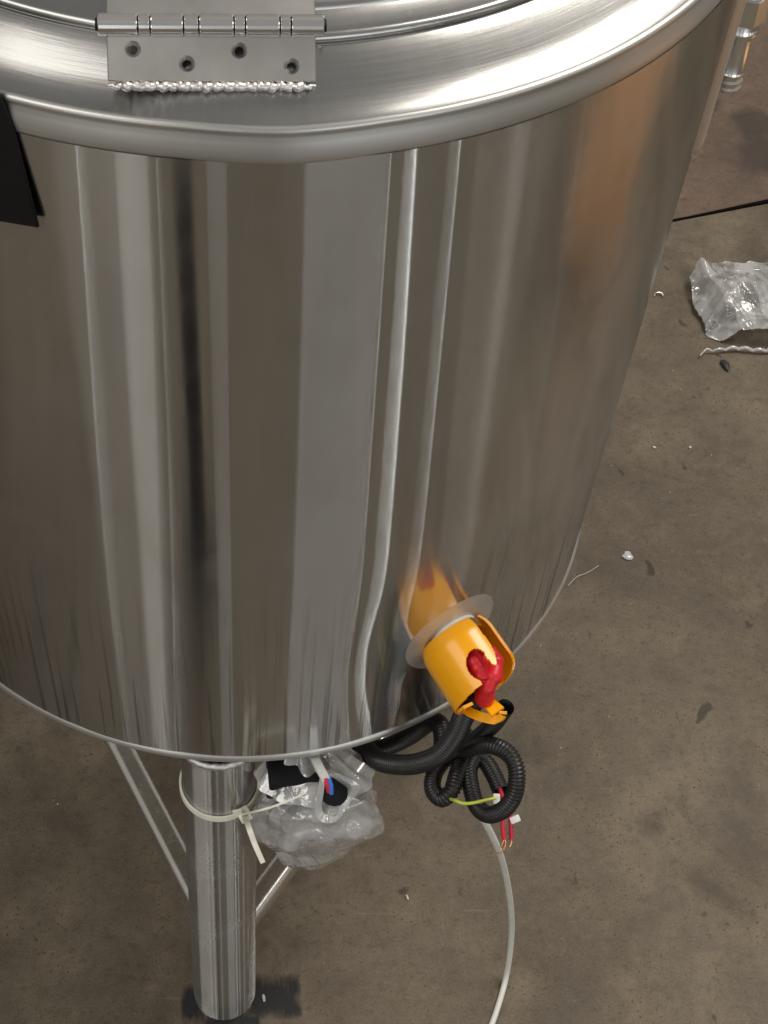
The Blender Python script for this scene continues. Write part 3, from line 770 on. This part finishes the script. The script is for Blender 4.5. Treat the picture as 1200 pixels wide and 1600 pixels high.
# ------------------------------------------------------------------ floor litter
# crumpled clear film on the right
def scrap(u, v):
    x = u - .5; y = v - .5
    ang = math.atan2(y, x); rad = math.hypot(x, y) * 2
    px = .700 + .150 * x + .02 * noise.noise(Vector((x * 3, y * 3, 4))); py = .733 + .185 * y + .02 * noise.noise(Vector((x * 3, y * 3, 9)))
    p = Vector((px, py, 0))
    h = .022 * (1.1 - rad * .8) + .080 * crease(p, 10, 1.7, 4) + .022 * crease(p, 32, 5.1, 4)
    return Vector((px, py, max(.002, h)))
V, F = grid(170, 170, scrap)
F = [f for f in F if (lambda c: (c - Vector((.705, .733, c.z))).length < .086 + .030 * crease(Vector((c.x, c.y, 0)), 16, 3.3, 3) + .016 * noise.noise(Vector((math.atan2(c.y - .733, c.x - .705) * 1.6, 2, 0))))(sum((Vector(V[i]) for i in f), Vector()) / 4)]
sc = obj('plastic_scrap', V, F, M['film'], None); tag(sc, 'crumpled clear plastic film lying on the floor at the right edge', 'plastic film')
pts = [Vector((.6165 + .10 * t, .640 - .002 * math.sin(t * 9) + .012 * (0 if t > .1 else (t - .1) * 10) * .9, .004 + .004 * abs(math.sin(t * 17)))) for t in [i / 60 for i in range(61)]]
tube('rolled_edge', pts, lambda k, s: .0009 + .0022 * min(1, s * 2) * (.8 + .2 * noise.noise(Vector((k * .5, 0, 0)))), M['film'], sc, 8)

def chip(name, loc, size, mat, label, rz=0, seed=0, cat='chip'):
    bm = bmesh.new(); bmesh.ops.create_icosphere(bm, subdivisions=2, radius=.5)
    for v in bm.verts:
        v.co *= 1 + .5 * noise.noise(v.co * 2.2 + Vector((seed, 0, 0)))
    bmesh.ops.scale(bm, vec=size, verts=bm.verts); bmesh.ops.rotate(bm, matrix=Matrix.Rotation(rz, 3, 'Z'), verts=bm.verts)
    zmin = min(v.co.z for v in bm.verts)
    o = from_bm(name, bm, mat); o.location = (loc[0], loc[1], -zmin); return tag(o, label, cat)
chip('dark_chip', (.6491, .6126), (.010, .021, .006), M['chip_dark'], 'dark blue-black chip on the floor below the plastic film', .3, 1)
chip('clear_chip', (.4691, .2878), (.013, .012, .004), M['film'], 'small clear plastic dot on the floor right of the tank', 0, 2)
chip('pale_chip', (.5295, .4661), (.0045, .004, .003), M['chip_pale'], 'tiny pale chip on the floor close beside the tank wall', 0, 3)
chip('pale_chip', (.5767, .4661), (.004, .004, .003), M['chip_pale'], 'tiny pale chip on the floor right of another, farther from the tank', 0, 4)
chip('pale_chip', (.1699, -.1663), (.0030, .0065, .003), M['chip_pale'], 'tiny white chip on the floor right of the clear bag', .4, 5)
chip('pale_chip', (.0180, -.2745), (.0032, .0080, .003), M['chip_pale'], 'tiny white chip on the black smear beside the leg foot', .2, 6)
st = wire('staple', [(.572, .748, .001), (.574, .7515, .004), (.582, .7515, .004), (.5845, .747, .001)], .0010, M['polished'])
tag(st, 'small bent wire staple on the floor by the tank right side', 'staple')
sl = wire('thread', [(.3900, .2430, .0015), (.402, .255, .003), (.416, .262, .002), (.4314, .2732, .0015)], .00035, M['chip_pale'])
tag(sl, 'thin pale thread on the floor right of the tank bottom', 'thread')
# grit nobody could count
V = []; F = []
rg = random.Random(3)
for k in range(210):
    x = rg.uniform(-.5, 1.0); y = rg.uniform(-.45, 1.5); s = rg.choice((.0006, .0008, .001, .0014)); b0 = len(V)
    for dx, dy, dz in ((1, 0, 0), (-.5, .87, 0), (-.5, -.87, 0), (0, 0, 1.1)): V.append((x + dx * s * rg.uniform(.6, 1.4), y + dy * s * rg.uniform(.6, 1.4), dz * s + .0002))
    F += [(b0, b0 + 1, b0 + 3), (b0 + 1, b0 + 2, b0 + 3), (b0 + 2, b0, b0 + 3)]
tag(obj('floor_grit', V, F, M['chip_pale'], None, False), 'fine pale grit scattered over the concrete floor', 'grit', kind='stuff')
# black brushed smear round the leg foot: dry strokes with soft ragged ends
def smear_mask(x, y):
    n1 = noise.noise(Vector((x * 420, y * 25, 0))); n2 = noise.noise(Vector((x * 1300, y * 60, 3))); n3 = noise.noise(Vector((x * 60, y * 60, 5))); n4 = noise.noise(Vector((x * 2100, y * 40, 8))) + .6 * noise.noise(Vector((x * 130, y * 90, 8)))
    m = 0
    for x0, x1, y0, y1 in ((.000, .0575, -.300, -.247), (-.066, -.035, -.304, -.257), (-.045, .015, -.318, -.286)):
        d = min((x - x0) / .008 + n3 * .6, (x1 - x) / .007 + n3 * .7, (y - y0) / .014 + n4 * .25, (y1 - y) / .012 + n4 * .28)
        m = max(m, min(1, d))
    return max(0, min(1, m * (.86 + .5 * n3 + .35 * n2)))
V, F = grid(230, 140, lambda u, v: Vector((-.075 + .14 * u, -.330 + .09 * v, .0006)))
k = N('black_smear'); p_ = k.n('ShaderNodeBsdfPrincipled'); p_.inputs['Base Color'].default_value = (.020, .021, .025, 1); p_.inputs['Roughness'].default_value = .6
at = k.n('ShaderNodeAttribute'); at.attribute_name = 'cover'
tr = k.n('ShaderNodeBsdfTransparent'); mx = k.n('ShaderNodeMixShader')
fz = k.noise(k.scaled(k.pos(), (900, 260, 1)), 1, 3)
k.l(k.ramp(k.math('ADD', at.outputs['Fac'], k.math('MULTIPLY_ADD', fz, .36, -.18)), [(.1, 0.0), (.9, .9)]), mx.inputs[0])
k.l(tr.outputs[0], mx.inputs[1]); k.l(p_.outputs[0], mx.inputs[2]); k.l(mx.outputs[0], k.out.inputs[0])
so = obj('smear', V, F, k.m, None, False)
atr = so.data.attributes.new('cover', 'FLOAT', 'POINT')
atr.data.foreach_set('value', [smear_mask(v_[0], v_[1]) for v_ in V])
tag(so, 'black brushed smear on the concrete around the front leg foot', 'smear')

# ------------------------------------------------------------------ black post added out of view to put the dark band in the steel
post = lathe('reflection_post', [(0, 0), (.075, 0), (.075, .008), (.027, .012), (.027, .66), (.022, .67), (0, .67)], M['matte_black'], None, 40, 35, (-.155, -.80, 0))
tag(post, 'black upright post added out of view, mirrored as a dark band in the tank wall', 'post')

# ------------------------------------------------------------------ cardboard box beside the tank, seen mirrored in the wall
bx = empty('cardboard_box', (1.42, -.10, 0)); tag(bx, 'brown cardboard box beyond the right edge, mirrored in the upper tank wall', 'box')
o = bevel_box('carton', (.42, .50, .44), M['card'], bx, .004, 2); o.location = (0, 0, .2205)
for s in (-1, 1):
    f = bevel_box('flap', (.205, .49, .004), M['card'], bx, .001, 1); f.location = (s * .104, 0, .4435)
